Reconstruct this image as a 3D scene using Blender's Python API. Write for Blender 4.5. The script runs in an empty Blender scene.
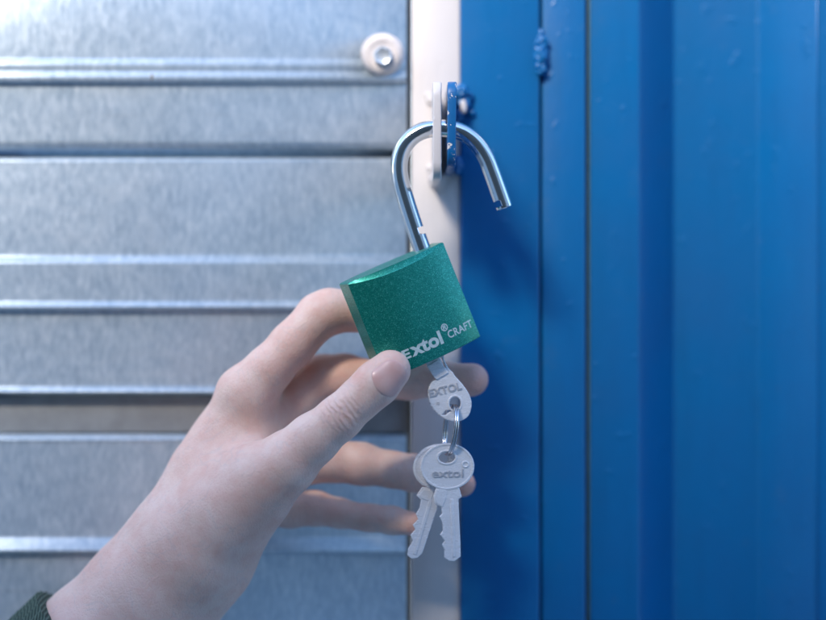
import bpy, bmesh, math, random
import numpy as np
from mathutils import Vector, Matrix, Euler, noise as mnoise
R = math.radians
random.seed(4)
S = bpy.context.scene
COL = S.collection

# ------------------------------------------------------------------ camera, sky, sun, exposure
K = 0.00037          # metres per photo pixel at the padlock
D = 0.70             # camera to padlock
Z0 = 1.25            # camera height above the ground
cd = bpy.data.cameras.new('camera')
cam = bpy.data.objects.new('camera', cd); COL.objects.link(cam)
cam.location = (0, -D, Z0); cam.rotation_euler = (R(90), 0, 0)
cd.sensor_width = 36.0
cd.lens = 36.0*D/(826*K)
cd.clip_start = 0.02; cd.clip_end = 400
cd.dof.use_dof = True; cd.dof.focus_distance = D-0.008; cd.dof.aperture_fstop = 2.7
S.camera = cam

SUN_EL, SUN_AZ = R(39), R(208)
w = bpy.data.worlds.new('World'); S.world = w; w.use_nodes = True
nt = w.node_tree
sky = nt.nodes.new('ShaderNodeTexSky'); sky.sky_type = 'NISHITA'; sky.sun_disc = False
sky.sun_elevation = SUN_EL; sky.sun_rotation = SUN_AZ; sky.air_density = 1.0; sky.dust_density = 0.2; sky.ozone_density = 3.5
bg = nt.nodes['Background']; nt.links.new(sky.outputs[0], bg.inputs[0]); bg.inputs[1].default_value = 0.15
sl = bpy.data.lights.new('sun', 'SUN'); sl.energy = 1.5; sl.angle = R(15); sl.color = (1.0, 0.90, 0.76)
so = bpy.data.objects.new('sun', sl); COL.objects.link(so)
sdir = Vector((math.sin(SUN_AZ)*math.cos(SUN_EL), math.cos(SUN_AZ)*math.cos(SUN_EL), math.sin(SUN_EL)))
so.rotation_euler = sdir.to_track_quat('Z', 'Y').to_euler(); so.location = sdir*5
S.view_settings.view_transform = 'Standard'; S.view_settings.look = 'None'
S.view_settings.exposure = 2.0; S.view_settings.gamma = 1.0; S.view_settings.use_curve_mapping = False

BLOCKER_TOP = 2.035       # top of the added, unseen wall that casts the soft shade
# ------------------------------------------------------------------ helpers
def P(px, py, y=0.0):
    """point at photo position px,py and depth y (mm behind the padlock's plane)"""
    s = (D + y*0.001)/D
    return Vector(((px-413)*K*s, y*0.001, Z0 + (310-py)*K*s))

def tag(o, label=None, cat=None, group=None, kind=None):
    if label: o['label'] = label
    if cat: o['category'] = cat
    if group: o['group'] = group
    if kind: o['kind'] = kind
    return o

def empty(name, loc):
    o = bpy.data.objects.new(name, None); COL.objects.link(o); o.location = loc
    o.empty_display_size = 0.01
    return o

def link(name, me, mat, parent=None, smooth=True, world=True, angle=None):
    """link a mesh whose vertices are in world coordinates; parent keeps them there"""
    o = bpy.data.objects.new(name, me); COL.objects.link(o)
    if mat:
        me.materials.clear(); me.materials.append(mat)
    if smooth:
        me.polygons.foreach_set('use_smooth', [True]*len(me.polygons))
        if angle is not None:
            me.set_sharp_from_angle(angle=R(angle))
    if parent is not None:
        o.parent = parent
        if world:
            base = Vector((0, 0, 0)); q = parent
            while q is not None:
                base += q.location; q = q.parent
            me.transform(Matrix.Translation(-base))
    return o

def bm_mesh(bm, name='m'):
    bmesh.ops.recalc_face_normals(bm, faces=bm.faces)
    me = bpy.data.meshes.new(name); bm.to_mesh(me); bm.free(); return me

def box_bm(x0, x1, y0, y1, z0, z1, bev=0.0, seg=2, bm=None):
    b = bmesh.new()
    bmesh.ops.create_cube(b, size=1)
    for v in b.verts:
        v.co = Vector((x0+(v.co.x+.5)*(x1-x0), y0+(v.co.y+.5)*(y1-y0), z0+(v.co.z+.5)*(z1-z0)))
    if bev: bmesh.ops.bevel(b, geom=b.edges[:], offset=bev, segments=seg, affect='EDGES', profile=0.5)
    if bm is None: return b
    me = bpy.data.meshes.new('t'); b.to_mesh(me); b.free(); bm.from_mesh(me); bpy.data.meshes.remove(me)
    return bm

def catmull(pts, n):
    out = []
    for i in range(len(pts)-1):
        p0 = pts[max(i-1, 0)]; p1 = pts[i]; p2 = pts[i+1]; p3 = pts[min(i+2, len(pts)-1)]
        for k in range(n):
            t = k/n
            out.append(0.5*((2*p1)+(-p0+p2)*t+(2*p0-5*p1+4*p2-p3)*t*t+(-p0+3*p1-3*p2+p3)*t**3))
    out.append(pts[-1].copy())
    return out

def tube_bm(path, r, seg=16, closed=False, up=Vector((0, 1, 0)), shape=None):
    """sweep; shape(i, a, n1, n2) may return a custom offset"""
    bm = bmesh.new(); rings = []
    n = len(path)
    for i, p in enumerate(path):
        if closed: t = (path[(i+1) % n]-path[i-1]).normalized()
        else: t = (path[min(i+1, n-1)]-path[max(i-1, 0)]).normalized()
        n1 = t.cross(up).normalized(); n2 = t.cross(n1).normalized()
        rr = r(i/(n-1)) if callable(r) else r
        ring = []
        for k in range(seg):
            a = 2*math.pi*k/seg
            off = n1*math.cos(a)*rr+n2*math.sin(a)*rr
            if shape: off = shape(i/(n-1), a, n1, n2, rr)
            ring.append(bm.verts.new(p+off))
        rings.append(ring)
    m = n if closed else n-1
    for i in range(m):
        A = rings[i]; B = rings[(i+1) % n]
        for k in range(seg):
            bm.faces.new((A[k], A[(k+1) % seg], B[(k+1) % seg], B[k]))
    if not closed:
        bm.faces.new(rings[0][::-1]); bm.faces.new(rings[-1])
    return bm

def curve_mesh(loops, thick, bev, seg=2):
    """filled 2D outline(s) (first outer, rest holes) in xy -> solid mesh, thick along z"""
    cu = bpy.data.curves.new('c', 'CURVE'); cu.dimensions = '2D'; cu.fill_mode = 'BOTH'
    for lp in loops:
        sp = cu.splines.new('POLY'); sp.points.add(len(lp)-1)
        for i, (x, y) in enumerate(lp): sp.points[i].co = (x, y, 0, 1)
        sp.use_cyclic_u = True
    cu.extrude = max(thick/2-bev, 1e-6); cu.bevel_depth = bev; cu.bevel_resolution = seg-1
    cu.offset = -bev
    o = bpy.data.objects.new('c', cu); COL.objects.link(o)
    dg = bpy.context.evaluated_depsgraph_get()
    me = bpy.data.meshes.new_from_object(o.evaluated_get(dg))
    bpy.data.objects.remove(o); bpy.data.curves.remove(cu)
    return me

def text_mesh(body, size, bold=0.0, sx=1.0, spacing=1.0, extrude=0.0, cuts=2):
    cu = bpy.data.curves.new('t', 'FONT'); cu.body = body; cu.size = size; cu.offset = bold
    cu.space_character = spacing; cu.extrude = extrude; cu.resolution_u = 5
    o = bpy.data.objects.new('t', cu); COL.objects.link(o)
    dg = bpy.context.evaluated_depsgraph_get()
    me = bpy.data.meshes.new_from_object(o.evaluated_get(dg))
    bpy.data.objects.remove(o); bpy.data.curves.remove(cu)
    bm = bmesh.new(); bm.from_mesh(me); bpy.data.meshes.remove(me)
    bmesh.ops.triangulate(bm, faces=bm.faces[:])
    for _ in range(cuts):
        es = [e for e in bm.edges if e.calc_length() > size*0.12]
        if not es: break
        bmesh.ops.subdivide_edges(bm, edges=es, cuts=1)
        bmesh.ops.triangulate(bm, faces=bm.faces[:])
    for v in bm.verts: v.co.x *= sx
    return bm

def join_bms(bms):
    out = bmesh.new()
    for b in bms:
        me = bpy.data.meshes.new('t'); b.to_mesh(me); b.free(); out.from_mesh(me); bpy.data.meshes.remove(me)
    return out

# ------------------------------------------------------------------ materials
class NT:
    def __init__(s, name):
        s.m = bpy.data.materials.new(name); s.m.use_nodes = True
        s.t = s.m.node_tree; s.b = s.t.nodes['Principled BSDF']
    def n(s, typ, **kw):
        nd = s.t.nodes.new(typ)
        for k, v in kw.items():
            if k in nd.inputs: nd.inputs[k].default_value = v
            else: setattr(nd, k, v)
        return nd
    def l(s, a, b): s.t.links.new(a, b)
    def coord(s, scale=(1, 1, 1)):
        tc = s.n('ShaderNodeTexCoord'); mp = s.n('ShaderNodeMapping'); mp.inputs['Scale'].default_value = scale
        s.l(tc.outputs['Object'], mp.inputs[0]); return mp.outputs[0]
    def noise(s, scale, vec=None, detail=4, rough=0.55, dist=0.0):
        nd = s.n('ShaderNodeTexNoise'); nd.inputs['Scale'].default_value = scale
        nd.inputs['Detail'].default_value = detail; nd.inputs['Roughness'].default_value = rough
        nd.inputs['Distortion'].default_value = dist
        s.l(vec if vec is not None else s.coord(), nd.inputs['Vector']); return nd.outputs['Fac']
    def ramp(s, fac, stops):
        r = s.n('ShaderNodeValToRGB'); e = r.color_ramp.elements
        while len(e) < len(stops): e.new(0.5)
        for i, (p, c) in enumerate(stops):
            e[i].position = p
            e[i].color = (c, c, c, 1) if not isinstance(c, tuple) else (c[0], c[1], c[2], 1)
        s.l(fac, r.inputs[0]); return r.outputs[0]
    def bump(s, h, strength, dist, nrm=None):
        b = s.n('ShaderNodeBump'); b.inputs['Strength'].default_value = strength; b.inputs['Distance'].default_value = dist
        s.l(h, b.inputs['Height'])
        if nrm is not None: s.l(nrm, b.inputs['Normal'])
        return b.outputs[0]
    def mix(s, fac, a, b, blend='MIX'):
        m = s.n('ShaderNodeMix'); m.data_type = 'RGBA'; m.blend_type = blend
        for sock, v in ((m.inputs[0], fac), (m.inputs[6], a), (m.inputs[7], b)):
            if isinstance(v, (int, float)): sock.default_value = v
            elif isinstance(v, tuple): sock.default_value = (v[0], v[1], v[2], 1)
            else: s.l(v, sock)
        return m.outputs[2]
    def math(s, op, a, b=0.0, clamp=False):
        m = s.n('ShaderNodeMath'); m.operation = op; m.use_clamp = clamp
        for sock, v in ((m.inputs[0], a), (m.inputs[1], b)):
            if isinstance(v, (int, float)): sock.default_value = v
            else: s.l(v, sock)
        return m.outputs[0]
    def set(s, **kw):
        for k, v in kw.items():
            k = k.replace('_', ' ')
            sock = s.b.inputs[k]
            if isinstance(v, (int, float)): sock.default_value = v
            elif isinstance(v, tuple): sock.default_value = (v[0], v[1], v[2], 1) if len(v) == 3 and sock.type == 'RGBA' else v
            else: s.l(v, sock)
        return s.m

def mat_galvanised():
    n = NT('galvanised')
    streak = n.noise(1.0, n.coord((520, 520, 190)), 4, 0.6, 0.5)
    fine = n.noise(1.0, n.coord((1500, 1500, 600)), 2, 0.5)
    big = n.noise(1.0, n.coord((26, 26, 34)), 4, 0.6, 0.6)
    a = n.ramp(streak, [(0.28, (0.40, 0.50, 0.58)), (0.5, (0.54, 0.63, 0.69)), (0.72, (0.74, 0.80, 0.84))])
    b = n.ramp(big, [(0.3, (0.80, 0.84, 0.88)), (0.7, (1.0, 1.0, 1.0))])
    c = n.mix(1.0, a, b, 'MULTIPLY')
    c = n.mix(n.ramp(fine, [(0.45, 0.0), (0.75, 0.22)]), c, (0.68, 0.72, 0.76))
    sp = n.n('ShaderNodeTexVoronoi'); sp.inputs['Scale'].default_value = 1
    n.l(n.coord((230, 230, 120)), sp.inputs['Vector'])
    sc = n.n('ShaderNodeSeparateColor'); n.l(sp.outputs['Color'], sc.inputs[0])
    c = n.mix(n.ramp(sc.outputs[0], [(0.0, 0.0), (1.0, 0.16)]), c, (0.80, 0.84, 0.86))
    st = n.noise(1.0, n.coord((16, 16, 30)), 5, 0.75, 1.0)
    c = n.mix(n.ramp(st, [(0.54, 0.0), (0.62, 0.20), (0.72, 0.05)]), c, (0.80, 0.82, 0.83))
    dirt = n.noise(1.0, n.coord((9, 9, 220)), 5, 0.7)
    c = n.mix(n.ramp(dirt, [(0.60, 0.0), (0.78, 0.22)]), c, (0.30, 0.27, 0.23))
    return n.set(Base_Color=c, Metallic=0.3, Roughness=n.ramp(streak, [(0.3, 0.30), (0.7, 0.46)]),
                 Normal=n.bump(streak, 0.18, 0.0006))

def mat_paint(name, base, dark, rough=0.34, wear=None, wearamt=0.72):
    n = NT(name)
    big = n.noise(18, None, 4, 0.6)
    c = n.mix(n.ramp(big, [(0.35, 0.0), (0.75, 1.0)]), base, dark)
    drips = n.noise(1.0, n.coord((260, 260, 120)), 3, 0.5)
    orange = n.noise(900, None, 2, 0.5)
    blobs = n.noise(190, None, 2, 0.4)
    if wear:
        wn = n.noise(330, None, 4, 0.65)
        c = n.mix(n.ramp(wn, [(wearamt, 0.0), (wearamt+0.02, 1.0)]), c, wear)
    spk = n.noise(420, n.coord((1, 1, 1)), 2, 0.5)
    c = n.mix(n.ramp(spk, [(0.74, 0.0), (0.80, 0.12)]), c, tuple(min(1, x*1.6+0.02) for x in base))
    scr = n.noise(1.0, n.coord((1400, 1400, 45)), 2, 0.6, 0.3)
    c = n.mix(n.ramp(scr, [(0.72, 0.0), (0.80, 0.30)]), c, tuple(min(1, x*1.5+0.05) for x in base))
    runs = n.noise(1.0, n.coord((120, 120, 14)), 4, 0.65)
    c = n.mix(n.ramp(runs, [(0.50, 0.0), (0.75, 0.22)]), c, tuple(x*0.62 for x in base))
    gr = n.noise(75, None, 5, 0.75)
    c = n.mix(n.ramp(gr, [(0.60, 0.0), (0.74, 0.07)]), c, (0.20, 0.19, 0.17))
    nb = n.bump(drips, 0.16, 0.0007)
    nb = n.bump(orange, 0.10, 0.0002, nb)
    nb = n.bump(n.ramp(blobs, [(0.66, 0.0), (0.76, 1.0)]), 0.35, 0.0005, nb)
    return n.set(Base_Color=c, Roughness=n.ramp(big, [(0.3, rough-0.06), (0.7, rough+0.1)]), Normal=nb,
                 Coat_Weight=0.15, Coat_Roughness=0.2)

def mat_simple(name, c, rough=0.5, metal=0.0, nscale=300, nstr=0.1, ndist=0.0003, var=0.12):
    n = NT(name)
    f = n.noise(nscale, None, 4, 0.6)
    col = n.mix(n.ramp(f, [(0.3, 0.0), (0.7, 1.0)]), tuple(x*(1-var) for x in c), tuple(min(1, x*(1+var)) for x in c))
    return n.set(Base_Color=col, Roughness=rough, Metallic=metal, Normal=n.bump(f, nstr, ndist))

def mat_green():
    n = NT('green_metallic')
    vo = n.n('ShaderNodeTexVoronoi'); vo.inputs['Scale'].default_value = 4600
    n.l(n.coord(), vo.inputs['Vector'])
    sep = n.n('ShaderNodeSeparateColor'); n.l(vo.outputs['Color'], sep.inputs[0])
    big = n.noise(700, None, 4, 0.6)
    c = n.ramp(sep.outputs[0], [(0.0, (0.002, 0.18, 0.14)), (0.55, (0.005, 0.245, 0.185)), (0.88, (0.02, 0.34, 0.26)), (1.0, (0.10, 0.55, 0.44))])
    c = n.mix(n.ramp(big, [(0.35, 0.0), (0.75, 0.30)]), c, (0.0, 0.14, 0.12))
    nm = n.bump(sep.outputs[1], 0.22, 0.00005)
    scr = n.noise(1.0, n.coord((90, 90, 2600)), 3, 0.6)
    return n.set(Base_Color=c, Metallic=0.55, Roughness=n.ramp(scr, [(0.4, 0.36), (0.75, 0.46)]), Normal=nm, Coat_Weight=0.12, Coat_Roughness=0.25)

def mat_metal(name, c, rough, sc=(300, 300, 300), var=0.1, metal=1.0, bstr=0.06):
    n = NT(name)
    f = n.noise(1.0, n.coord(sc), 4, 0.6)
    g = n.noise(1.0, n.coord(tuple(x*5 for x in sc)), 3, 0.6)
    col = n.mix(n.ramp(f, [(0.3, 0.0), (0.7, 1.0)]), tuple(x*(1-var) for x in c), tuple(min(1, x*(1+var)) for x in c))
    return n.set(Base_Color=col, Metallic=metal, Roughness=n.ramp(f, [(0.3, rough*0.75), (0.7, rough*1.3)]),
                 Normal=n.bump(g, bstr, 0.0002))

def mat_skin(ip):
    n = NT('skin')
    big = n.noise(38, None, 4, 0.6)
    mid = n.noise(160, None, 4, 0.6)
    c = n.ramp(big, [(0.30, (0.74, 0.47, 0.38)), (0.50, (0.80, 0.56, 0.465)), (0.72, (0.83, 0.62, 0.53))])
    c = n.mix(n.ramp(mid, [(0.42, 0.0), (0.75, 0.45)]), c, (0.70, 0.34, 0.26))
    vein = n.noise(60, None, 2, 0.5, 1.2)
    c = n.mix(n.ramp(vein, [(0.485, 0.0), (0.50, 0.16), (0.515, 0.0)]), c, (0.40, 0.40, 0.42))
    at = n.n('ShaderNodeAttribute'); at.attribute_name = 'flush'
    c = n.mix(n.math('MULTIPLY', at.outputs['Fac'], 0.75), c, (0.74, 0.30, 0.22))
    # knuckle folds on the thumb: rings of a distorted wave about the joint, faded out with distance
    tc = n.n('ShaderNodeTexCoord')
    mp = n.n('ShaderNodeMapping'); n.l(tc.outputs['Object'], mp.inputs[0])
    mp.vector_type = 'TEXTURE'; mp.inputs['Location'].default_value = ip; mp.inputs['Rotation'].default_value = (0, R(-40), 0)
    wv = n.n('ShaderNodeTexWave'); wv.wave_type = 'BANDS'; wv.bands_direction = 'X'
    wv.inputs['Scale'].default_value = 150; wv.inputs['Distortion'].default_value = 6.5; wv.inputs['Detail'].default_value = 2.5
    wv.inputs['Detail Scale'].default_value = 1.4
    n.l(mp.outputs[0], wv.inputs['Vector'])
    ln = n.n('ShaderNodeVectorMath'); ln.operation = 'LENGTH'
    sc = n.n('ShaderNodeVectorMath'); sc.operation = 'MULTIPLY'; sc.inputs[1].default_value = (125, 60, 125)
    n.l(mp.outputs[0], sc.inputs[0]); n.l(sc.outputs[0], ln.inputs[0])
    mask = n.ramp(ln.outputs['Value'], [(0.35, 1.0), (1.0, 0.0)])
    wr = n.math('MULTIPLY', wv.outputs['Fac'], mask)
    lines = n.n('ShaderNodeTexVoronoi'); lines.feature = 'DISTANCE_TO_EDGE'; lines.inputs['Scale'].default_value = 1
    n.l(n.coord((900, 900, 620)), lines.inputs['Vector'])
    nb = n.bump(n.ramp(lines.outputs['Distance'], [(0.0, 0.0), (0.25, 1.0)]), 0.4, 0.00014)
    fold = n.noise(1.0, n.coord((150, 150, 420)), 5, 0.7, 1.5)
    nb = n.bump(n.ramp(fold, [(0.42, 0.0), (0.5, 1.0), (0.58, 0.4)]), 0.14, 0.0004, nb)
    nb = n.bump(mid, 0.28, 0.0008, nb)
    nb = n.bump(wr, 0.6, 0.0008, nb)
    m = n.set(Base_Color=c, Roughness=n.ramp(mid, [(0.3, 0.40), (0.7, 0.60)]), Normal=nb,
              Subsurface_Weight=0.2, Subsurface_Scale=0.003, Subsurface_Radius=(1.0, 0.35, 0.2), Specular_IOR_Level=0.4)
    return m

def mat_knit():
    n = NT('knit')
    wv = n.n('ShaderNodeTexWave'); wv.inputs['Scale'].default_value = 260; wv.inputs['Distortion'].default_value = 2
    n.l(n.coord(), wv.inputs['Vector'])
    c = n.ramp(wv.outputs['Fac'], [(0.0, (0.035, 0.06, 0.045)), (1.0, (0.11, 0.15, 0.11))])
    return n.set(Base_Color=c, Roughness=0.95, Normal=n.bump(wv.outputs['Fac'], 0.6, 0.001))

GALV = mat_galvanised()
BLUE = mat_paint('blue_paint', (0.0005, 0.132, 0.35), (0.0005, 0.110, 0.31))
BLUEW = mat_paint('blue_paint_worn', (0.0005, 0.132, 0.35), (0.0005, 0.110, 0.31), wear=(0.72, 0.66, 0.62), wearamt=0.57)
CREAM = mat_paint('cream_paint', (0.70, 0.645, 0.62), (0.66, 0.60, 0.57), rough=0.42)
GREEN = mat_green()
CHROME = mat_metal('chrome', (0.80, 0.80, 0.79), 0.09, (200, 200, 60), 0.04, 1.0, 0.02)
STEEL = mat_metal('nickel', (0.90, 0.90, 0.93), 0.26, (120, 120, 500), 0.02, 0.22, 0.0)
STAMP = mat_metal('stamped_nickel', (0.58, 0.58, 0.61), 0.35, (120, 120, 500), 0.03, 0.3, 0.0)
WIRE = mat_metal('wire', (0.55, 0.55, 0.57), 0.2, (400, 400, 400), 0.1)
PRINT = mat_simple('print', (0.46, 0.58, 0.58), 0.5, 0.0, 900, 0.05)
RUBBER = mat_simple('washer', (0.72, 0.64, 0.60), 0.45, 0.0, 300, 0.1)
CONCR = mat_simple('concrete', (0.42, 0.42, 0.41), 0.85, 0.0, 12, 0.4, 0.004, 0.25)
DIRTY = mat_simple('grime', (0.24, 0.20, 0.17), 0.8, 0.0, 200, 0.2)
KNIT = mat_knit()
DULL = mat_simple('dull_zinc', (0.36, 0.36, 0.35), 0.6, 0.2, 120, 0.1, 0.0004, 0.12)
GREY = mat_simple('blue_grey_sheet', (0.22, 0.28, 0.34), 0.6, 0.0, 12, 0.2, 0.002, 0.2)

# ------------------------------------------------------------------ setting behind the padlock
YB = 42.0   # mm from padlock plane to the face of the wall and door

def zpx(py, y): return P(413, py, y).z
def xpx(px, y): return P(px, 310, y).x

def profile_sheet(pts, x0, x1, nx=2):
    """pts: (z, y) metres profile, extruded along x"""
    bm = bmesh.new(); rows = []
    for j in range(nx+1):
        x = x0+(x1-x0)*j/nx
        rows.append([bm.verts.new((x, y, z)) for (z, y) in pts])
    for j in range(nx):
        for i in range(len(pts)-1):
            bm.faces.new((rows[j][i], rows[j+1][i], rows[j+1][i+1], rows[j][i+1]))
    return bm

def rounded(pts, r=1.2, seg=4):
    """round the corners of an open polyline given in (a, b) mm-ish; returns list"""
    V = [Vector(p) for p in pts]; out = [V[0]]
    for i in range(1, len(V)-1):
        a, b, c = V[i-1], V[i], V[i+1]
        d1 = (a-b); d2 = (c-b)
        q = min(r, d1.length*0.45, d2.length*0.45)
        p1 = b+d1.normalized()*q; p2 = b+d2.normalized()*q
        for k in range(seg+1):
            t = k/seg
            out.append(p1*(1-t)**2+b*2*t*(1-t)+p2*t*t)
    out.append(V[-1]); return out

wall = empty('metal_wall', P(150, 1500, YB+6))
tag(wall, 'galvanised grey metal wall with horizontal ribs left of the cream post', 'wall')
def sheet(prof, name='panel'):
    q = rounded([(py*K*1000, d) for (py, d) in prof], 0.75, 4)
    pts = []
    for v in q:
        y = YB+v.y; pts.append((zpx(v.x/(K*1000), y), y*0.001))
    bm = profile_sheet(pts, xpx(-420, YB), xpx(406.5, YB), 2)
    me = bm_mesh(bm)
    o = link(name, me, GALV, wall, True, True, 50)
    sm = o.modifiers.new('solid', 'SOLIDIFY'); sm.thickness = 0.0012; sm.offset = -1
    return o
# profile: (photo row, mm; negative stands out towards the viewer)
sheet([(-260, 0), (60.0, 0), (64.5, -1.7), (66.5, -1.7), (72.0, -1.2), (77.5, -2.6), (79.5, -2.3), (81.5, 0.1), (142, 0.4), (146.5, 1.6), (147.2, 15)])
sheet([(146.6, 16), (157.0, 14.5), (157.6, 2.0), (160, 0.2), (254, 0.2), (257.0, -0.1), (262.5, -2.1), (301.5, -1.3), (306.5, -2.9), (308.6, -2.6), (311, 0.0),
       (384, 0.4), (387.5, 0.2), (391.5, -1.2), (393.2, -1.0), (394, 6.2)])
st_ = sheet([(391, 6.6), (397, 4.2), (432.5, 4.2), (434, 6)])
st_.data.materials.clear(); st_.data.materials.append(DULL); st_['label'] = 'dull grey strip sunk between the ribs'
sheet([(433.0, 6.5), (434.5, 2.0), (439.5, -0.2), (443, 0.2), (536, 0.2), (538, 0.0), (550.5, -2.6), (552.5, -2.4), (555, 0.2), (720, 0.2), (724, -3), (736, -3), (740, 0), (860, 0)])
# notch of dirt on the upper rib
b = bmesh.new(); bmesh.ops.create_icosphere(b, subdivisions=2, radius=1)
for v in b.verts: v.co = P(152, 77, YB-3.4)+Vector((v.co.x*0.0006, v.co.y*0.0005, v.co.z*0.0013))
link('grime_spot', bm_mesh(b), DIRTY, wall)

# bolt through its washer on the wall's edge
bolt = bmesh.new()
bmesh.ops.create_cone(bolt, cap_ends=True, segments=6, radius1=0.0041, radius2=0.0041, depth=0.0038)
bmesh.ops.bevel(bolt, geom=bolt.edges[:], offset=0.0006, segments=3, affect='EDGES')
top = [f for f in bolt.faces if f.normal.z > 0.9 and f.calc_area() > 1e-5]
r_ = bmesh.ops.inset_region(bolt, faces=top, thickness=0.0014)
for f in top:
    for v in f.verts: v.co.z -= 0.0006
bc = P(383, 56, YB-7.5)
bolt.transform(Matrix.Translation(bc) @ Matrix.Rotation(R(90), 4, 'X') @ Matrix.Rotation(R(12), 4, 'Z'))
bolt_me = bm_mesh(bolt)
bolt_o = link('bolt', bolt_me, mat_metal('bolt_zinc', (0.72, 0.76, 0.80), 0.3, (300, 300, 300), 0.1, 0.6), wall, True, True, 30)
prof = [(0.0001, -2.6), (3.8, -2.9), (4.8, -3.4), (6.0, -3.6), (7.4, -3.0), (8.2, -1.6), (8.5, 0.5), (8.4, 2.0), (7.0, 3.2)]
wm = bmesh.new(); rings = []
for (r, d) in prof:
    rings.append([wm.verts.new(P(382.5, 54.5, YB-3.5)+Vector((r*0.001*math.cos(a)*(1+0.02*math.sin(3*a)), d*0.001, r*0.001*math.sin(a)*1.0))) for a in [2*math.pi*k/40 for k in range(40)]])
for i in range(len(rings)-1):
    for k in range(40): wm.faces.new((rings[i][k], rings[i][(k+1) % 40], rings[i+1][(k+1) % 40], rings[i+1][k]))
wo = link('washer', bm_mesh(wm), RUBBER, wall); wo['label'] = 'cream rubber washer under the bolt head'

# cream post
post = empty('gate_post', P(436, 1500, YB+10))
tag(post, 'narrow cream painted steel post between grey metal wall and blue door', 'post')
z0, z1 = zpx(1500, YB), zpx(-300, YB)
bm = box_bm(xpx(411.5, YB), xpx(460.0, YB), (YB)*0.001, (YB+30)*0.001, z0, z1, 0.0006, 2)
link('column', bm_mesh(bm), CREAM, post, True, True, 40)
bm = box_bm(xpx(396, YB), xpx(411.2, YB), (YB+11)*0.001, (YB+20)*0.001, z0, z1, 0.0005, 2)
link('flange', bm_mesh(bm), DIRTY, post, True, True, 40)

def blob(center, rx, ry, rz, seed=0, amp=0.35, freq=900, sub=4):
    b = bmesh.new(); bmesh.ops.create_icosphere(b, subdivisions=sub, radius=1)
    for v in b.verts:
        d = v.co.normalized()
        q = Vector((d.x*rx, d.y*ry, d.z*rz))
        nn = mnoise.noise(q*freq+Vector((seed*7.1, seed*3.3, seed)))
        v.co = center+q*(1+amp*nn)
    return b

def lug(px, hw, top, bot, yfront, yback, holec, holer, mat, parent, bend=0.0):
    """upright steel tab standing out of the post/door, pierced for the shackle; seen edge-on"""
    zt, zb = zpx(top, 0), zpx(bot, 0); zc = zpx(holec[1], 0); ys = holec[0]*0.001
    a0, a1 = yfront*0.001, yback*0.001
    out = []
    def corner(cx, cz, r, a_from, a_to, n=7):
        for k in range(n):
            a = R(a_from+(a_to-a_from)*k/(n-1)); out.append((cx+r*math.cos(a), cz+r*math.sin(a)))
    r = 0.006
    corner(a0+r, zt-r, r, 180, 90); out.append((a1, zt)); out.append((a1, zb)); corner(a0+r, zb+r, r, 270, 180)
    hole = [(ys+holer*0.001*math.cos(2*math.pi*k/28), zc+holer*0.001*math.sin(2*math.pi*k/28)) for k in range(28)]
    me = curve_mesh([out, hole], hw*2*K, 0.0005, 3)
    x = xpx(px, 0)
    # curve xy -> world yz ; curve z -> world x
    me.transform(Matrix(((0, 0, 1, x), (1, 0, 0, 0), (0, 1, 0, 0), (0, 0, 0, 1))))
    for v in me.vertices:
        v.co.x += 0.00022*mnoise.noise(v.co*260)+bend*(v.co.z-zc)
    me.update()
    return link('lug', me, mat, parent, True, True, 45)

lw = lug(437, 4.3, 83, 180, -9, YB, (3.5, 129), 7.2, CREAM, post)
lw['label'] = 'cream lug the shackle passes through'
wb = join_bms([blob(P(437, 178, YB-1.5), 0.0033, 0.0032, 0.0040, 1), blob(P(431, 169, YB-0.5), 0.0018, 0.002, 0.0022, 2),
               blob(P(446, 172, YB-0.6), 0.0019, 0.002, 0.0035, 3), blob(P(440, 186, YB-0.3), 0.0022, 0.0016, 0.0022, 5)])
link('weld_bead', bm_mesh(wb), CREAM, post)
wb = join_bms([blob(P(430, 100, YB), 0.0016, 0.0014, 0.0022, 7), blob(P(429, 96, YB), 0.0018, 0.0010, 0.0018, 8)])
link('weld_bead', bm_mesh(wb), CREAM, post)

# blue door
door = empty('blue_metal_door', P(640, 1500, YB+10))
tag(door, 'blue painted corrugated metal door with vertical folds right of the post', 'door')
bm = box_bm(xpx(460.2, YB), xpx(539.5, YB), (YB-1.5)*0.001, (YB+30)*0.001, z0, z1, 0.0009, 3)
bmesh.ops.subdivide_edges(bm, edges=[e for e in bm.edges if abs(e.verts[0].co.z-e.verts[1].co.z) > 0.2], cuts=60)
for v in bm.verts: v.co.x += 0.00018*mnoise.noise(Vector((v.co.x*30, 0, v.co.z*90)))
link('stile', bm_mesh(bm), BLUE, door, True, True, 40)
bm = box_bm(xpx(541.6, YB), xpx(586, YB), (YB+0.3)*0.001, (YB+30)*0.001, z0, z1, 0.0012, 3)
link('edge_strip', bm_mesh(bm), BLUE, door, True, True, 40)
bm = box_bm(xpx(538, YB+8), xpx(593, YB+8), (YB+9)*0.001, (YB+14)*0.001, z0, z1)
link('backing_strip', bm_mesh(bm), mat_simple('old_seal', (0.16, 0.20, 0.16), 0.6), door, False)
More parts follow.
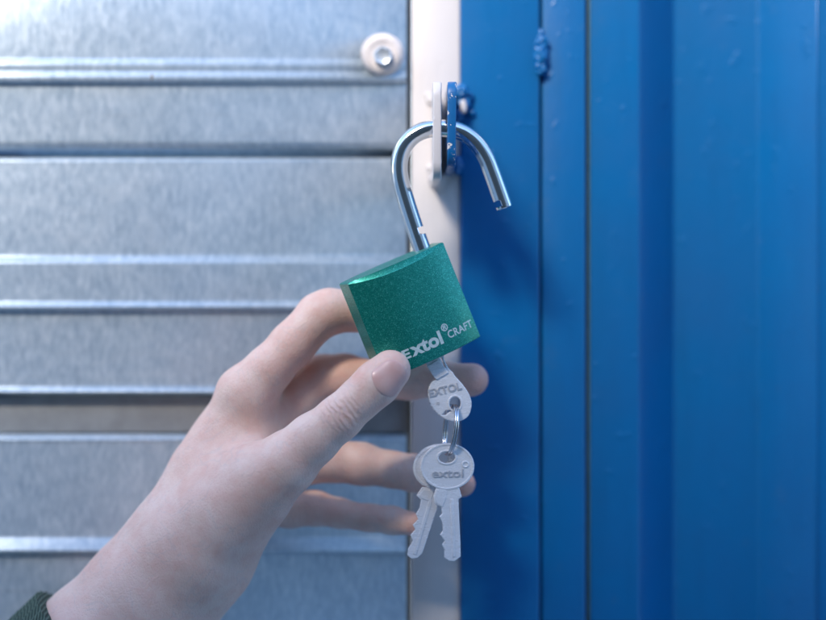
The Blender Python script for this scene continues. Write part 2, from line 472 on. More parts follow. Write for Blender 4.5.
# thin rubber seam line showing between strip and sheet
bm = tube_bm([P(588.7, py, YB+4.5) for py in (-200, 100, 400, 900)], 0.00045, 8)
link('seal', bm_mesh(bm), mat_simple('seal', (0.20, 0.30, 0.26), 0.5), door)
prof = [(591, 16), (591, 4), (640, 3.4), (682, 23), (769, 23), (817, 3.4), (900, 3.4), (942, 17), (1030, 17), (1078, 3.4), (1200, 3.4)]
q = rounded([(p*K*1000, d) for p, d in prof], 0.9, 5)
bm = bmesh.new(); rows = []
for z in (z0, z1):
    rows.append([bm.verts.new((xpx(v.x/(K*1000), YB), (YB+v.y)*0.001, z)) for v in q])
for i in range(len(q)-1): bm.faces.new((rows[0][i], rows[0][i+1], rows[1][i+1], rows[1][i]))
o = link('corrugated_sheet', bm_mesh(bm), BLUE, door, True, True, 60)
# small pressed lines along the far fold
for px_ in (768, 817):
    yy = YB+22.6 if px_ == 768 else YB+3.2
    b = tube_bm([P(px_, py, yy) for py in (-200, 100, 400, 900)], 0.0006, 8)
    link('fold_line', bm_mesh(b), BLUE, door)
lb = lug(451.3, 4.4, 83, 168, -10, YB, (3.5, 129), 7.2, BLUEW, door, bend=0.01)
lb['label'] = 'blue lug with chipped paint the shackle passes through'
wb = join_bms([blob(P(461, 92, YB-3.5), 0.0034, 0.003, 0.0030, 11), blob(P(463, 104, YB-3), 0.0030, 0.003, 0.0036, 12),
               blob(P(472, 113, YB-2), 0.0016, 0.0014, 0.0014, 13), blob(P(458, 115, YB-3), 0.002, 0.003, 0.003, 14),
               blob(P(469, 96, YB-2.5), 0.0016, 0.0018, 0.0018, 16), blob(P(457, 165, YB-3), 0.0022, 0.003, 0.0036, 17)])
link('weld_bead', bm_mesh(wb), BLUE, door)
b = blob(P(463.5, 107, YB-6.2), 0.00125, 0.0008, 0.0028, 21, 0.25, 500)
link('paint_chip', bm_mesh(b), CREAM, door)
wb = join_bms([blob(P(541, 56, YB-1.5), 0.0030, 0.0025, 0.0050, 31, 0.3, 500), blob(P(542, 42, YB-1.2), 0.0026, 0.0018, 0.0030, 32, 0.4, 600),
               blob(P(540.5, 68, YB-1.4), 0.0022, 0.0022, 0.0030, 33, 0.4, 700), blob(P(541, 35, YB-1), 0.0012, 0.0013, 0.0026, 34)])
wbo = link('weld_bead', bm_mesh(wb), BLUE, door); wbo['label'] = 'lumpy blue weld on the joint high on the door'

# ground in front of the wall
bm = bmesh.new(); bmesh.ops.create_grid(bm, x_segments=2, y_segments=2, size=60)
g = link('ground', bm_mesh(bm), CONCR, None, False); tag(g, kind='structure')

# added wall behind the viewer, unseen: shades the lower half, mirrored in the shackle
blocker = empty('shade_blocker', (0, -1.3, 0))
tag(blocker, 'added unseen blue grey metal shed side across the passage, behind the viewer', 'blocker')
bm = bmesh.new(); rows = []
YO, ZO = -0.86, BLOCKER_TOP
for z in (0, ZO):
    row = []
    x = -9.0
    while x < 9.0:
        for dx, dy in ((0, 0), (0.09, 0), (0.12, -0.03), (0.20, -0.03)): row.append(bm.verts.new((x+dx, YO+dy, z)))
        x += 0.23
    rows.append(row)
for i in range(len(rows[0])-1): bm.faces.new((rows[0][i], rows[0][i+1], rows[1][i+1], rows[1][i]))
link('blocker_sheet', bm_mesh(bm), GREY, blocker, False)
bm = box_bm(-0.78, 0.52, YO-0.01, YO+0.012, 0.05, 1.9, 0.004)
link('door', bm_mesh(bm), mat_simple('dark_reflection', (0.012, 0.022, 0.03), 0.5, 0.0, 30, 0.1), blocker, False)  # unseen dark panel, added to give the shackle a dark reflection
bm = box_bm(-9.05, 9.05, YO-0.9, YO+0.03, ZO, ZO+0.03, 0.004)
link('blocker_cap', bm_mesh(bm), GREY, blocker, False)

# ------------------------------------------------------------------ padlock
BC = P(410.0, 310.5, 0)
MB = Matrix.Translation(BC) @ Matrix.Rotation(R(-21.8), 4, 'Y') @ Matrix.Rotation(R(7), 4, 'X') @ Matrix.Rotation(R(17), 4, 'Z')
padlock = empty('padlock', BC)
tag(padlock, 'open green padlock with silver shackle hooked through the two lugs', 'padlock')
HW, TS, BU, HH = 19.9, 5.6, 4.6, 19.1     # half width, half side thickness, bulge, half height (mm)
def yfront(x):
    t = min(1, abs(x)/HW)
    return TS+BU*(1-t**2.3)
# closed cross-section
cs = []
N = 36
for i in range(N+1):
    x = -HW+2*HW*i/N; cs.append((x, -yfront(x)))
for i in range(N+1):
    x = HW-2*HW*i/N; cs.append((x, yfront(x)))
bm = bmesh.new(); rings = []
for (z, ins, ch) in [(-HH, 0.9, 0), (-HH+0.06, 0.45, 0), (-HH+0.25, 0.12, 0), (-HH+0.6, 0, 0), (0, 0, 0), (HH-3.0, 0, 0), (HH-0.45, 0, 1), (HH-0.22, 0.15, 1), (HH, 0.55, 1), (HH, 1.4, 1)]:
    ring = []
    for (x, y) in cs:
        s = 1-ins/HW; sy = 1-ins/8.0
        bul = (abs(y)-TS)/BU
        zz = z-(2.0*bul*ch if ins < 0.5 else 0.6*bul*ch*0)
        ring.append(bm.verts.new((x*s, y*sy, zz)))
    rings.append(ring)
for i in range(len(rings)-1):
    n_ = len(cs)
    for k in range(n_):
        try: bm.faces.new((rings[i][k], rings[i][(k+1) % n_], rings[i+1][(k+1) % n_], rings[i+1][k]))
        except ValueError: pass
bm.faces.new(rings[0][::-1]); bm.faces.new(rings[-1])
bmesh.ops.remove_doubles(bm, verts=bm.verts[:], dist=0.001)
bm.transform(MB @ Matrix.Scale(0.001, 4))
body = link('lock_body', bm_mesh(bm), GREEN, padlock, True, True, 32)
# keyway disc at the bottom
bm = bmesh.new(); bmesh.ops.create_cone(bm, cap_ends=True, segments=32, radius1=5.2, radius2=5.2, depth=1.0)
bm.transform(MB @ Matrix.Scale(0.001, 4) @ Matrix.Translation((4, 0, -HH-0.2)))
link('keyway', bm_mesh(bm), STEEL, padlock, True, True, 40)

def on_body(bm, x, z, rot=0, lift=0.05, dst=None):
    """lay flat text (mm, xy) onto the curved front at body position x,z"""
    for v in bm.verts:
        c, s = math.cos(rot), math.sin(rot)
        X = x+v.co.x*c-v.co.y*s; Z = z+v.co.x*s+v.co.y*c
        v.co = Vector((X, -yfront(X)-lift-v.co.z, Z))
    bm.transform(MB @ Matrix.Scale(0.001, 4)); return bm
parts = []
tm = text_mesh('E', 4.7, 0.17, 1.32); parts.append(on_body(tm, -12.0, -14.6))
tm = text_mesh('xtol', 6.8, 0.27, 1.12, 1.03); parts.append(on_body(tm, -7.9, -14.6))
tm = text_mesh('®', 3.6, 0.08, 1.0); parts.append(on_body(tm, 5.5, -10.9))
tm = text_mesh('CRAFT', 3.95, 0.07, 0.93, 1.04); parts.append(on_body(tm, 6.9, -14.1))
bm = join_bms(parts); me = bpy.data.meshes.new('m'); bm.to_mesh(me); bm.free()
lt = link('lettering', me, PRINT, padlock, False)
lt['label'] = 'pale printed lettering along the bottom of the lock'

# shackle
sp = [(436, 285), (429, 268), (421.5, 247.5), (413.5, 224), (405.5, 199), (400.0, 178), (399.3, 162), (403.5, 147.5), (412.5, 136.5), (424.5, 130.2), (438, 128.2),
      (452, 129.2), (465, 134), (476.5, 143.5), (485.8, 157), (492, 172), (498.5, 190), (505, 208.5)]
spts = [P(x, y, 3.5) for x, y in sp]
path = catmull(spts, 10)
# arclength param
L = [0]
for a, b in zip(path, path[1:]): L.append(L[-1]+(b-a).length)
tot = L[-1]
def at_len(s):
    for i in range(len(L)-1):
        if L[i+1] >= s: 
            t = (s-L[i])/max(1e-9, L[i+1]-L[i]); return path[i].lerp(path[i+1], t)
    return path[-1].copy()
def len_at(px, py):
    t = P(px, py, 3.5); return min(range(len(path)), key=lambda i: (path[i]-t).length)
nA0, nA1 = L[len_at(417.5, 236)], L[len_at(415, 229)]
nB0, nB1 = tot-0.0032, tot-0.0012
ss = sorted(set([tot*i/150 for i in range(151)]+[nA0-6e-4, nA0, nA1, nA1+1.0e-3, nB0-4e-4, nB0, nB1, nB1+1e-5, tot-0.0003]))
spath = [at_len(s) for s in ss]
def shp(u, a, n1, n2, rr):
    i = round(u*(len(ss)-1)); s = ss[i]
    c, sn = math.cos(a)*rr, math.sin(a)*rr
    k = 1.0
    if s > tot-0.0008: k = 0.86 if s > tot-0.0002 else 0.96
    c *= k; sn *= k
    if nA0+5e-6 <= s <= nA1+1e-6: c = SG*min(SG*c, rr*0.30)
    if nB0-1e-6 <= s <= nB1+1e-6: c = SG*min(SG*c, rr*0.30)
    return n1*c+n2*sn
# which sign of n1 is the inside of the bow?
tt = (spath[70]-spath[69]).normalized(); nn1 = tt.cross(Vector((0, 1, 0)))
cen = P(447, 175, 3.5); SG = 1.0 if nn1.dot(cen-spath[69]) > 0 else -1.0
bm = tube_bm(spath, 8.7*K, 28, shape=shp)
link('shackle', bm_mesh(bm), CHROME, padlock, True, True, 35)
# ------------------------------------------------------------------ keys
def px_mesh(loops, y, thick, bev, yaw=0, pivot=None, pitch=0, seg=2):
    """outlines given in photo pixels -> solid in the plane y (mm), thickness mm; yaw turns it about a vertical line"""
    pv = pivot or loops[0][0]
    L2 = [[((x-pv[0])*K, (pv[1]-yy)*K) for x, yy in lp] for lp in loops]
    me = curve_mesh(L2, thick*0.001, bev*0.001, seg)
    M = Matrix.Translation(P(pv[0], pv[1], y)) @ Matrix.Rotation(R(yaw), 4, 'Z') @ Matrix.Rotation(R(pitch), 4, 'X') @ Matrix.Rotation(R(90), 4, 'X')
    me.transform(M); return me, M

def sm_loop(pts, n=4, closed=True):
    V = [Vector((x, y)) for x, y in pts]; out = []; m = len(V)
    for i in range(m):
        p0, p1, p2, p3 = V[i-1], V[i], V[(i+1) % m], V[(i+2) % m]
        for k in range(n):
            t = k/n
            out.append(tuple(0.5*((2*p1)+(-p0+p2)*t+(2*p0-5*p1+4*p2-p3)*t*t+(-p0+3*p1-3*p2+p3)*t**3)))
    return out
def ell(cx, cy, rx, ry, n=32, a0=0, a1=360):
    m = n if abs(a1-a0) < 360 else n
    return [(cx+rx*math.cos(R(a0+(a1-a0)*k/(n if abs(a1-a0) >= 360 else n-1))), cy+ry*math.sin(R(a0+(a1-a0)*k/(n if abs(a1-a0) >= 360 else n-1)))) for k in range(n)]
def emboss(body, size_px, cx, cy, ang, M, pv, lift, bold=0.0, sx=1.0, ext=0.15):
    bm = text_mesh(body, size_px*K, bold*K, sx, 1.05, ext*0.001, 0)
    xs = [v.co.x for v in bm.verts]; ys = [v.co.y for v in bm.verts]
    ox, oy = (min(xs)+max(xs))/2, (min(ys)+max(ys))/2
    bm.transform(Matrix.Translation(((cx-pv[0])*K, (pv[1]-cy)*K, lift*0.001)) @ Matrix.Rotation(R(ang), 4, 'Z') @ Matrix.Translation((-ox, -oy, 0)))
    bm.transform(M); return bm

# key standing in the lock
def z6(x, y): return (410+x/5.64, 350+y/5.64)
bow = sm_loop([z6(*p) for p in [(145, 166), (118, 182), (103, 218), (102, 265), (115, 310), (145, 350), (190, 385), (240, 402), (290, 398), (330, 370), (346, 322), (344, 280), (325, 235), (292, 190), (255, 150), (228, 124)]], 3)[:-3]
neck = [z6(*p) for p in [(214, 100), (192, 55), (182, 0), (70, 30), (98, 98)]]
outer = bow+neck
hole = ell(*z6(254, 302), 32/5.64, 38/5.64, 26)
slot = [z6(*p) for p in [(178, 366), (196, 344), (226, 330), (240, 342), (220, 350), (200, 366)]]
slit = [z6(*p) for p in [(166, 40), (178, 45), (201, 98), (191, 98)]]
k1 = empty('key', P(449, 391, -1.5)); pv1 = z6(200, 250)
tag(k1, 'silver key stuck in the underside of the green padlock', 'key')
me, M1 = px_mesh([outer, hole, slot, slit], -1.0, 2.0, 0.28, yaw=8, pivot=pv1)
link('key_blank', me, STEEL, k1, True, True, 40)
me, _ = px_mesh([[z6(*p) for p in [(94, 92), (152, 58), (166, 62), (216, 126), (208, 134), (150, 166), (140, 162)]]], -2.1, 0.9, 0.25, yaw=8, pivot=pv1)
link('shank_plate', me, STEEL, k1, True, True, 40)
bm = join_bms([emboss('EXTOL', 10.5, *z6(196, 222), 14+0, M1, pv1, 1.0, 0.3, 1.0, 0.3), emboss('o', 6, *z6(155, 300), 0, M1, pv1, 1.0, 0.1)])
me = bm_mesh(bm); link('embossed_mark', me, STAMP, k1, False)
me, _ = px_mesh([ell(*z6(254, 302), 42/5.64, 48/5.64, 26), ell(*z6(254, 302), 33/5.64, 39/5.64, 26)], -2.1, 0.35, 0.12, yaw=8, pivot=pv1)
link('hole_rim', me, STEEL, k1, True, True, 40)

# two hanging keys
def z5(x, y): return (400+x/4.43, 430+y/4.43)
def bow_arc(cx, cy, rx, ry, a0, a1, n=44):
    return [z5(cx+rx*math.cos(R(a0+(a1-a0)*k/(n-1))), cy+ry*math.sin(R(a0+(a1-a0)*k/(n-1)))) for k in range(n)]
def round_teeth(pts, n=3):
    V = [Vector(p) for p in pts]; out = []
    for i in range(len(V)):
        a, b, c = V[i-1], V[i], V[(i+1) % len(V)]
        q = 0.3
        p1 = b.lerp(a, q*min(1, 1.6/max(.1, (a-b).length)) if (a-b).length > 1.6 else q); p2 = b.lerp(c, q*min(1, 1.6/max(.1, (c-b).length)) if (c-b).length > 1.6 else q)
        for k in range(n+1):
            t = k/n; out.append(tuple(p1*(1-t)**2+b*2*t*(1-t)+p2*t*t))
    return out
def hang_key(label, bowc, blade, a0, a1, y, yaw, text, groove, bevelplate):
    cx, cy, rx, ry = bowc
    t = empty('key', P(*z5(cx, cy), y))
    tag(t, label, 'key', 'keys hanging from the key ring')
    outer = bow_arc(cx, cy, rx, ry, a0, a1)+round_teeth([z5(*p) for p in blade])
    hc = z5(cx-3, cy-40)
    hole = ell(hc[0], hc[1], 36/4.43, 25/4.43, 30)
    pv = z5(cx, cy)
    me, M = px_mesh([outer, hole], y, 1.9, 0.28, yaw=yaw, pivot=pv)
    link('key_blank', me, STEEL, t, True, True, 40)
    # raised rim round the bow and round its hole
    for (o1, i1, nm) in (((rx-1, ry-1), (rx-9, ry-9), 'bow_rim'),):
        me, _ = px_mesh([ell(*z5(cx, cy), o1[0]/4.43, o1[1]/4.43, 48), ell(*z5(cx, cy), i1[0]/4.43, i1[1]/4.43, 48)], y-1.0, 0.32, 0.1, yaw=yaw, pivot=pv)
        link(nm, me, STEEL, t, True, True, 40)
    me, _ = px_mesh([ell(hc[0], hc[1], 46/4.43, 33/4.43, 36), ell(hc[0], hc[1], 37/4.43, 26/4.43, 36)], y-1.0, 0.45, 0.14, yaw=yaw, pivot=pv)
    link('hole_rim', me, STEEL, t, True, True, 40)
    if text:
        bm = join_bms([emboss('extol', 11.5, *z5(cx, cy+28), 0, M, pv, 0.95, 0.16, 1.3, 0.3)])
        link('embossed_lettering', bm_mesh(bm), STAMP, t, False)
        me, _ = px_mesh([ell(*z5(290, 153), 16/4.43, 15/4.43, 20), ell(*z5(290, 153), 10/4.43, 9/4.43, 20)], y-1.0, 0.5, 0.1, yaw=yaw, pivot=pv)
        link('stamped_ring', me, STEEL, t, True, True, 40)
    me, _ = px_mesh([[z5(*p) for p in groove]], y-1.0, 0.5, 0.2, yaw=yaw, pivot=pv)
    link('blade_ridge', me, STEEL, t, True, True, 40)
    me, _ = px_mesh([[z5(*p) for p in bevelplate]], y-1.0, 0.4, 0.15, yaw=yaw, pivot=pv)
    link('shoulder_plate', me, STEEL, t, True, True, 40)
    return t
kf = hang_key('front silver key of the hanging pair, its toothed blade hanging straight down', (210, 162, 119, 103),
    [(262, 256), (273, 297), (258, 306), (262, 400), (267, 500), (268, 560), (240, 580), (215, 578), (195, 562), (197, 530), (186, 507), (198, 490), (177, 462), (190, 445), (187, 408), (174, 382), (186, 370), (183, 342), (155, 325), (147, 295), (158, 256)],
    118, 422, -2.5, 6, True, [(222, 306), (236, 306), (246, 560), (232, 562)], [(164, 262), (205, 266), (204, 300), (188, 340), (160, 322), (152, 296)])
kb = hang_key('rear silver key of the hanging pair, its blade swung down to the left', (178, 166, 117, 100),
    [(176, 262), (176, 300), (165, 345), (148, 395), (130, 450), (98, 545), (75, 566), (50, 568), (32, 555), (36, 525), (56, 490), (45, 465), (67, 440), (56, 420), (80, 395), (70, 372), (86, 345), (92, 308), (72, 290), (98, 252)],
    72, -228, 0.6, 4, False, [(128, 310), (142, 314), (72, 552), (58, 548)], [(104, 262), (150, 270), (136, 318), (98, 304), (84, 290)])

# split ring joining them
RC = P(450.5, 430, 0); rr = 24.5*K
bm_ = []
pts = []
for i in range(121):
    a = 2*math.pi*2*i/120
    pts.append(Vector((0.0011*(i/120-0.5)*1.6, math.sin(a)*rr*0.78, math.cos(a)*rr)))
tb = tube_bm(pts, 0.00055, 10, up=Vector((1, 0, 0)))
tb.transform(Matrix.Translation(RC) @ Matrix.Rotation(R(7), 4, 'Y') @ Matrix.Rotation(R(13), 4, 'Z'))
ring_e = link('key_ring', bm_mesh(tb), WIRE, None)
tag(ring_e, 'thin double wire split ring joining the key in the lock to the hanging keys', 'key ring')

# ------------------------------------------------------------------ the hand (one continuous surface from a distance field)
VOX = 0.75  # mm
def W(px, py, y):
    p = P(px, py, y); return np.array((p.x*1000, p.y*1000, (p.z-Z0)*1000), dtype=np.float32)
KM = K*1000
lo = np.array([-178., -36., -155.], np.float32); hi = np.array([34., 50., 16.], np.float32)
nx, ny, nz = [int(v) for v in np.ceil((hi-lo)/VOX)]
gx = (lo[0]+VOX*np.arange(nx)).astype(np.float32)
gy = (lo[1]+VOX*np.arange(ny)).astype(np.float32)
gz = (lo[2]+VOX*np.arange(nz)).astype(np.float32)
BIG = 14.0
def newf(): return np.full((nx, ny, nz), BIG, np.float32)
def smin(a, b, k):
    h = np.clip(k-np.abs(a-b), 0, None)/k
    return np.minimum(a, b)-h*h*k*0.25
def cone(F, a, b, ra, rb, k, sy=1.0, mode='add', depth=0):
    """tapered capsule; sy<1 flattens it along y"""
    a = W(*a); b = W(*b); ra *= KM; rb *= KM
    m = max(ra, rb)+10
    l = np.minimum(a, b)-m; h = np.maximum(a, b)+m
    i0 = np.clip(((l-lo)/VOX).astype(int), 0, [nx, ny, nz]); i1 = np.clip(((h-lo)/VOX).astype(int)+2, 0, [nx, ny, nz])
    sl_ = tuple(slice(i0[q], i1[q]) for q in range(3))
    X = gx[sl_[0]][:, None, None]-a[0]; Y = (gy[sl_[1]][None, :, None]-a[1])/sy; Z = gz[sl_[2]][None, None, :]-a[2]
    d = b-a; d = d.copy(); d[1] /= sy
    t = np.clip((X*d[0]+Y*d[1]+Z*d[2])/float(d@d), 0, 1)
    dist = np.sqrt((X-t*d[0])**2+(Y-t*d[1])**2+(Z-t*d[2])**2)-(ra+(rb-ra)*t)
    dist = dist.astype(np.float32)
    if mode == 'add': F[sl_] = smin(F[sl_], dist, k)
    elif mode == 'groove':   # push surface in along the line
        F[sl_] += depth*np.exp(-np.clip(dist+ra, 0, None)**2/(2*(ra*0.5)**2))
    return F
def chain(F, pts, k, sy=1.0):
    for p, q in zip(pts, pts[1:]): cone(F, p[:3], q[:3], p[3], q[3], k, sy)
    return F

palm = newf()
chain(palm, [(20, 740, 16, 86), (100, 658, 14, 75), (150, 600, 13, 68), (188, 553, 11, 62)], 6, 0.86)
chain(palm, [(188, 553, 11, 62), (216, 500, 14, 55), (232, 462, 16, 49)], 8, 0.72)
cone(palm, (232, 462, 16), (247, 396, 12), 46, 30, 10, 0.8)
cone(palm, (226, 480, 18), (262, 428, 24), 40, 26, 9)
cone(palm, (222, 500, 18), (262, 466, 26), 40, 25, 9)
cone(palm, (215, 520, 16), (252, 500, 24), 40, 24, 9)
# thenar and the thumb's root
cone(palm, (196, 548, 4), (244, 496, -1), 50, 42, 12, 0.85)
thumb = newf()
chain(thumb, [(226, 512, -1, 42), (262, 480, -6, 36), (286, 463, -9, 30.5), (312, 440, -12, 24.5), (341, 417, -14.2, 21.6), (360, 399, -14.6, 20.8), (376, 384, -14.8, 21.8), (390, 370.5, -14.3, 19.8)], 3.0, 0.92)
fing = newf()
def finger(pts, k=2.2):
    global fing
    f = newf(); chain(f, pts, k); fing = smin(fing, f, 0.8)
finger([(247, 394, 11, 29), (268, 370, 11, 24.5), (292, 345, 12, 22.6), (318, 317, 14, 23.0), (330, 312, 15, 22.6), (358, 311, 17.5, 20.5), (386, 316, 18, 19), (415, 322, 16.5, 15)])
finger([(262, 428, 22, 26), (296, 400, 24, 23.5), (322, 378, 26, 24.0), (345, 377, 25, 23), (380, 380, 23, 19.5), (410, 380, 21, 20), (445, 379, 18.5, 17.5), (471, 380, 16.5, 17.5)])
finger([(262, 466, 24, 25), (300, 464, 26, 22), (334, 461, 26, 21.5), (362, 464, 25, 22), (392, 469, 24, 18.5), (414, 473, 22.5, 18.2), (440, 479, 20, 15.5), (462, 484, 18, 14)])
finger([(252, 500, 22, 24), (290, 509, 24, 19), (316, 508.5, 24, 17.6), (340, 513, 23, 15.4), (370, 518, 20, 13.8), (392, 521, 17.5, 14.2), (412, 524, 15, 12.5)])
H = smin(palm, thumb, 7.0)
H = smin(H, fing, 4.5)
# skin folds: across the fingers' joints, at the web, and on the thumb knuckle
for (a, b, r, dp) in [((266, 446, -12), (246, 470, -18), 1.6, 0.45), ((272, 440, -10), (240, 452, -14), 1.8, 0.45), ((150, 520, -12), (196, 470, -8), 5, 0.6), ((206, 590, -12), (250, 560, -8), 2.5, 0.35),
                      ((222, 384, -2), (236, 372, -2), 1.4, 0.35), ((262, 372, -4), (281, 392, -2), 2.0, 0.4), ((311, 292, 6), (322, 300, 2), 1.2, 0.4), ((318, 288, 8), (329, 299, 2), 1.2, 0.4), ((314, 334, 6), (326, 322, 2), 1.8, 0.6),
                      ((360, 366, -20), (369, 396, -23), 1.6, 0.45), ((369, 396, -23), (388, 404, -20), 1.6, 0.5), ((360, 366, -20), (374, 355, -18), 1.4, 0.35), ((305, 388, 4), (322, 350, 6), 1.6, 0.9), ((334, 440, 14), (338, 484, 17), 2.2, 0.8), ((340, 440, 14), (344, 484, 17), 1.6, 0.5),
                      ((392, 448, 15), (392, 490, 16), 2.0, 0.7), ((320, 490, 13), (318, 528, 17), 2.0, 0.6), ((378, 503, 13), (376, 533, 14), 1.6, 0.5),
                      ((276, 440, -2), (262, 418, 0), 3.0, 1.1), ((281, 436, 2), (292, 404, 4), 3.0, 1.2), ((286, 428, -6), (270, 452, -14), 2.6, 0.5)]:
    cone(H, a, b, r, r, 1, mode='groove', depth=dp)
# smooth lumps of tendon and muscle under the skin
Xg = gx[:, None, None]; Yg = gy[None, :, None]; Zg = gz[None, None, :]
H += 0.35*np.sin(Xg*0.16+0.8*np.sin(Zg*0.11))*np.sin(Zg*0.14+Yg*0.2+1.0)
inside = H < 0

def surface_nets(F):
    ins = F < 0
    c = [ins[i:ins.shape[0]-1+i, j:ins.shape[1]-1+j, k:ins.shape[2]-1+k] for i in (0, 1) for j in (0, 1) for k in (0, 1)]
    s = sum(x.astype(np.int8) for x in c); act = (s > 0) & (s < 8)
    ii, jj, kk = np.nonzero(act)
    idx = -np.ones(act.shape, np.int32); idx[ii, jj, kk] = np.arange(len(ii))
    acc = np.zeros((len(ii), 3), np.float64); cnt = np.zeros(len(ii))
    offs = [(i, j, k) for i in (0, 1) for j in (0, 1) for k in (0, 1)]
    for a in range(8):
        for b_ in range(a+1, 8):
            A, B = offs[a], offs[b_]
            if sum(abs(A[q]-B[q]) for q in range(3)) != 1: continue
            fa = F[ii+A[0], jj+A[1], kk+A[2]]; fb = F[ii+B[0], jj+B[1], kk+B[2]]
            m = (fa < 0) != (fb < 0)
            t = np.where(m, fa/np.where(m, fa-fb, 1), 0)
            for q in range(3): acc[:, q] += np.where(m, A[q]+(B[q]-A[q])*t, 0)
            cnt += m
    V = acc/cnt[:, None]+np.stack([ii, jj, kk], 1)
    quads = []
    for ax in range(3):
        s0 = [slice(None)]*3; s1 = [slice(None)]*3
        s0[ax] = slice(0, -1); s1[ax] = slice(1, None)
        A = ins[tuple(s0)]; B = ins[tuple(s1)]
        ch = A != B
        e = np.nonzero(ch); e = np.stack(e, 1)
        u, v = (ax+1) % 3, (ax+2) % 3
        ok = (e[:, u] > 0) & (e[:, v] > 0) & (e[:, u] < F.shape[u]-1) & (e[:, v] < F.shape[v]-1)
        e = e[ok]; flip = A[e[:, 0], e[:, 1], e[:, 2]]
        def cell(du, dv):
            q = e.copy(); q[:, u] -= du; q[:, v] -= dv; return idx[q[:, 0], q[:, 1], q[:, 2]]
        q = np.stack([cell(1, 1), cell(0, 1), cell(0, 0), cell(1, 0)], 1)
        q[~flip] = q[~flip][:, ::-1]; quads.append(q)
    Q = np.concatenate(quads); Q = Q[(Q >= 0).all(1)]
    return V, Q
V, Q = surface_nets(H)
V = lo+V*VOX
# two light relaxing passes take the grid out of the surface
nb_sum = np.zeros_like(V); nb_cnt = np.zeros(len(V))
for _ in range(3):
    nb_sum[:] = 0; nb_cnt[:] = 0
    for a in range(4):
        b_ = (a+1) % 4
        np.add.at(nb_sum, Q[:, a], V[Q[:, b_]]); np.add.at(nb_cnt, Q[:, a], 1)
        np.add.at(nb_sum, Q[:, b_], V[Q[:, a]]); np.add.at(nb_cnt, Q[:, b_], 1)
    V = V*0.5+0.5*nb_sum/np.maximum(nb_cnt, 1)[:, None]
Vw = V*0.001; Vw[:, 2] += Z0
person = empty('person', P(100, 658, 14))
tag(person, 'left hand reaching up from the lower left, thumb and fingers gripping the green padlock', 'person')
pl = np.array(person.location)
me = bpy.data.meshes.new('hand'); me.from_pydata((Vw-pl).tolist(), [], Q.tolist())
me.update()
# redness at fingertips and joints
fl = np.zeros(len(V))
for (p, rad, amt) in [((480, 381, 14), 30, 0.8), ((468, 485, 15), 24, 0.7), ((418, 524, 12), 20, 0.6), ((400, 372, -18), 16, 0.35), ((350, 340, 14), 34, 0.5), ((310, 372, 14), 40, 0.55),
                      ((290, 410, 6), 28, 0.5), ((348, 470, 14), 26, 0.35), ((325, 515, 14), 26, 0.3), ((362, 378, -18), 9, 0.6), ((338, 408, -22), 18, 0.22)]:
    c = W(*p); d2 = ((V-c)**2).sum(1); fl = np.maximum(fl, amt*np.exp(-d2/(2*(rad*KM*0.6)**2)))
at = me.attributes.new('flush', 'FLOAT', 'POINT'); at.data.foreach_set('value', fl.astype(np.float32))
ipw = P(341, 412, -22)-Vector(person.location)
SKIN = mat_skin(tuple(ipw))
hand = link('hand', me, SKIN, person, True, False)

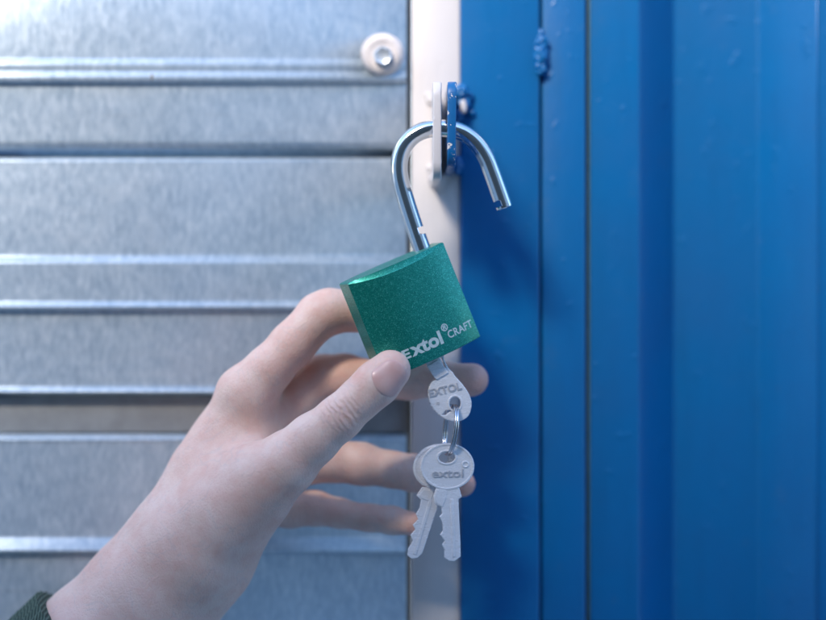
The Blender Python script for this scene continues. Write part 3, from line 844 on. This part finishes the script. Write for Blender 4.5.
# thumb nail: a curved plate bedded in the tip
n = NT('nail')
nz_ = n.noise(200, None, 3, 0.5)
NAIL = n.set(Base_Color=n.ramp(nz_, [(0.3, (0.66, 0.36, 0.31)), (0.7, (0.74, 0.45, 0.39))]), Roughness=0.38, Coat_Weight=0.08,
             Subsurface_Weight=0.2, Subsurface_Scale=0.002, Subsurface_Radius=(1, .4, .3), Normal=n.bump(nz_, 0.05, 0.0003))
ax0 = P(372, 388, -14.8); ax1 = P(398, 364, -14.0)
t = (ax1-ax0).normalized(); fr = Vector((0.28, -0.95, -0.12)); fr = (fr-t*fr.dot(t)).normalized(); sd = t.cross(fr).normalized()
from mathutils.bvhtree import BVHTree
bv = BVHTree.FromPolygons([Vector(v) for v in Vw.tolist()], Q.tolist())
bm = bmesh.new(); grid = []
NU, NV = 22, 20
for i in range(NU+1):
    row = []
    u = i/NU
    for j in range(NV+1):
        v = j/NV*2-1
        # rounded-rectangle outline, cuticle curved
        Lh = 17.5*K
        s = -Lh+2*Lh*u
        cut = 1-0.42*max(0, (0.28-u)/0.28)**2.2 - 0.30*max(0, (u-0.72)/0.28)**2.2
        ang = v*R(50)*cut
        sx_ = s - (0.16*Lh*(v*v) if u > 0.5 else -0.16*Lh*v*v)*abs(u-0.5)*2
        org = ax0.lerp(ax1, 0.56)+t*sx_
        d = (fr*math.cos(ang)+sd*math.sin(ang)).normalized()
        hit = bv.ray_cast(org+d*0.03, -d)[0]
        if hit is None: hit = org+d*0.0075
        edge = min((1-abs(v))*3, u*6, 1.0)
        row.append(bm.verts.new(hit+d*(0.00003+0.00026*min(1, edge)**0.5)))
    grid.append(row)
for i in range(NU):
    for j in range(NV): bm.faces.new((grid[i][j], grid[i+1][j], grid[i+1][j+1], grid[i][j+1]))
for _ in range(2): bmesh.ops.smooth_vert(bm, verts=[v for v in bm.verts if not v.is_boundary], factor=0.5, use_axis_x=True, use_axis_y=True, use_axis_z=True)
me = bm_mesh(bm); me.transform(Matrix.Translation(-Vector(person.location)))
no = bpy.data.objects.new('thumb_nail', me); COL.objects.link(no); me.materials.append(NAIL)
me.polygons.foreach_set('use_smooth', [True]*len(me.polygons))
sm = no.modifiers.new('solid', 'SOLIDIFY'); sm.thickness = 0.0004; sm.offset = -1
no.parent = hand

# knitted cuff round the forearm
a = P(66, 690, 15); b2 = P(97, 660, 15); c2 = P(-80, 840, 16)
axis = (b2-a).normalized()
cp = [c2, a, a.lerp(b2, 0.5), b2, b2+axis*0.0025]
cpath = catmull(cp, 6)
def cshape(u, ang, n1, n2, r_):
    r0 = 0.0335+0.0012*math.cos(ang*40)*0.5
    if u > 0.9: r0 -= (u-0.9)*0.045
    return n1*math.cos(ang)*r0+n2*math.sin(ang)*r0*0.86
cb = tube_bm(cpath, 0.03, 160, shape=cshape)
link('cuff', bm_mesh(cb), KNIT, person, True, True, 60)
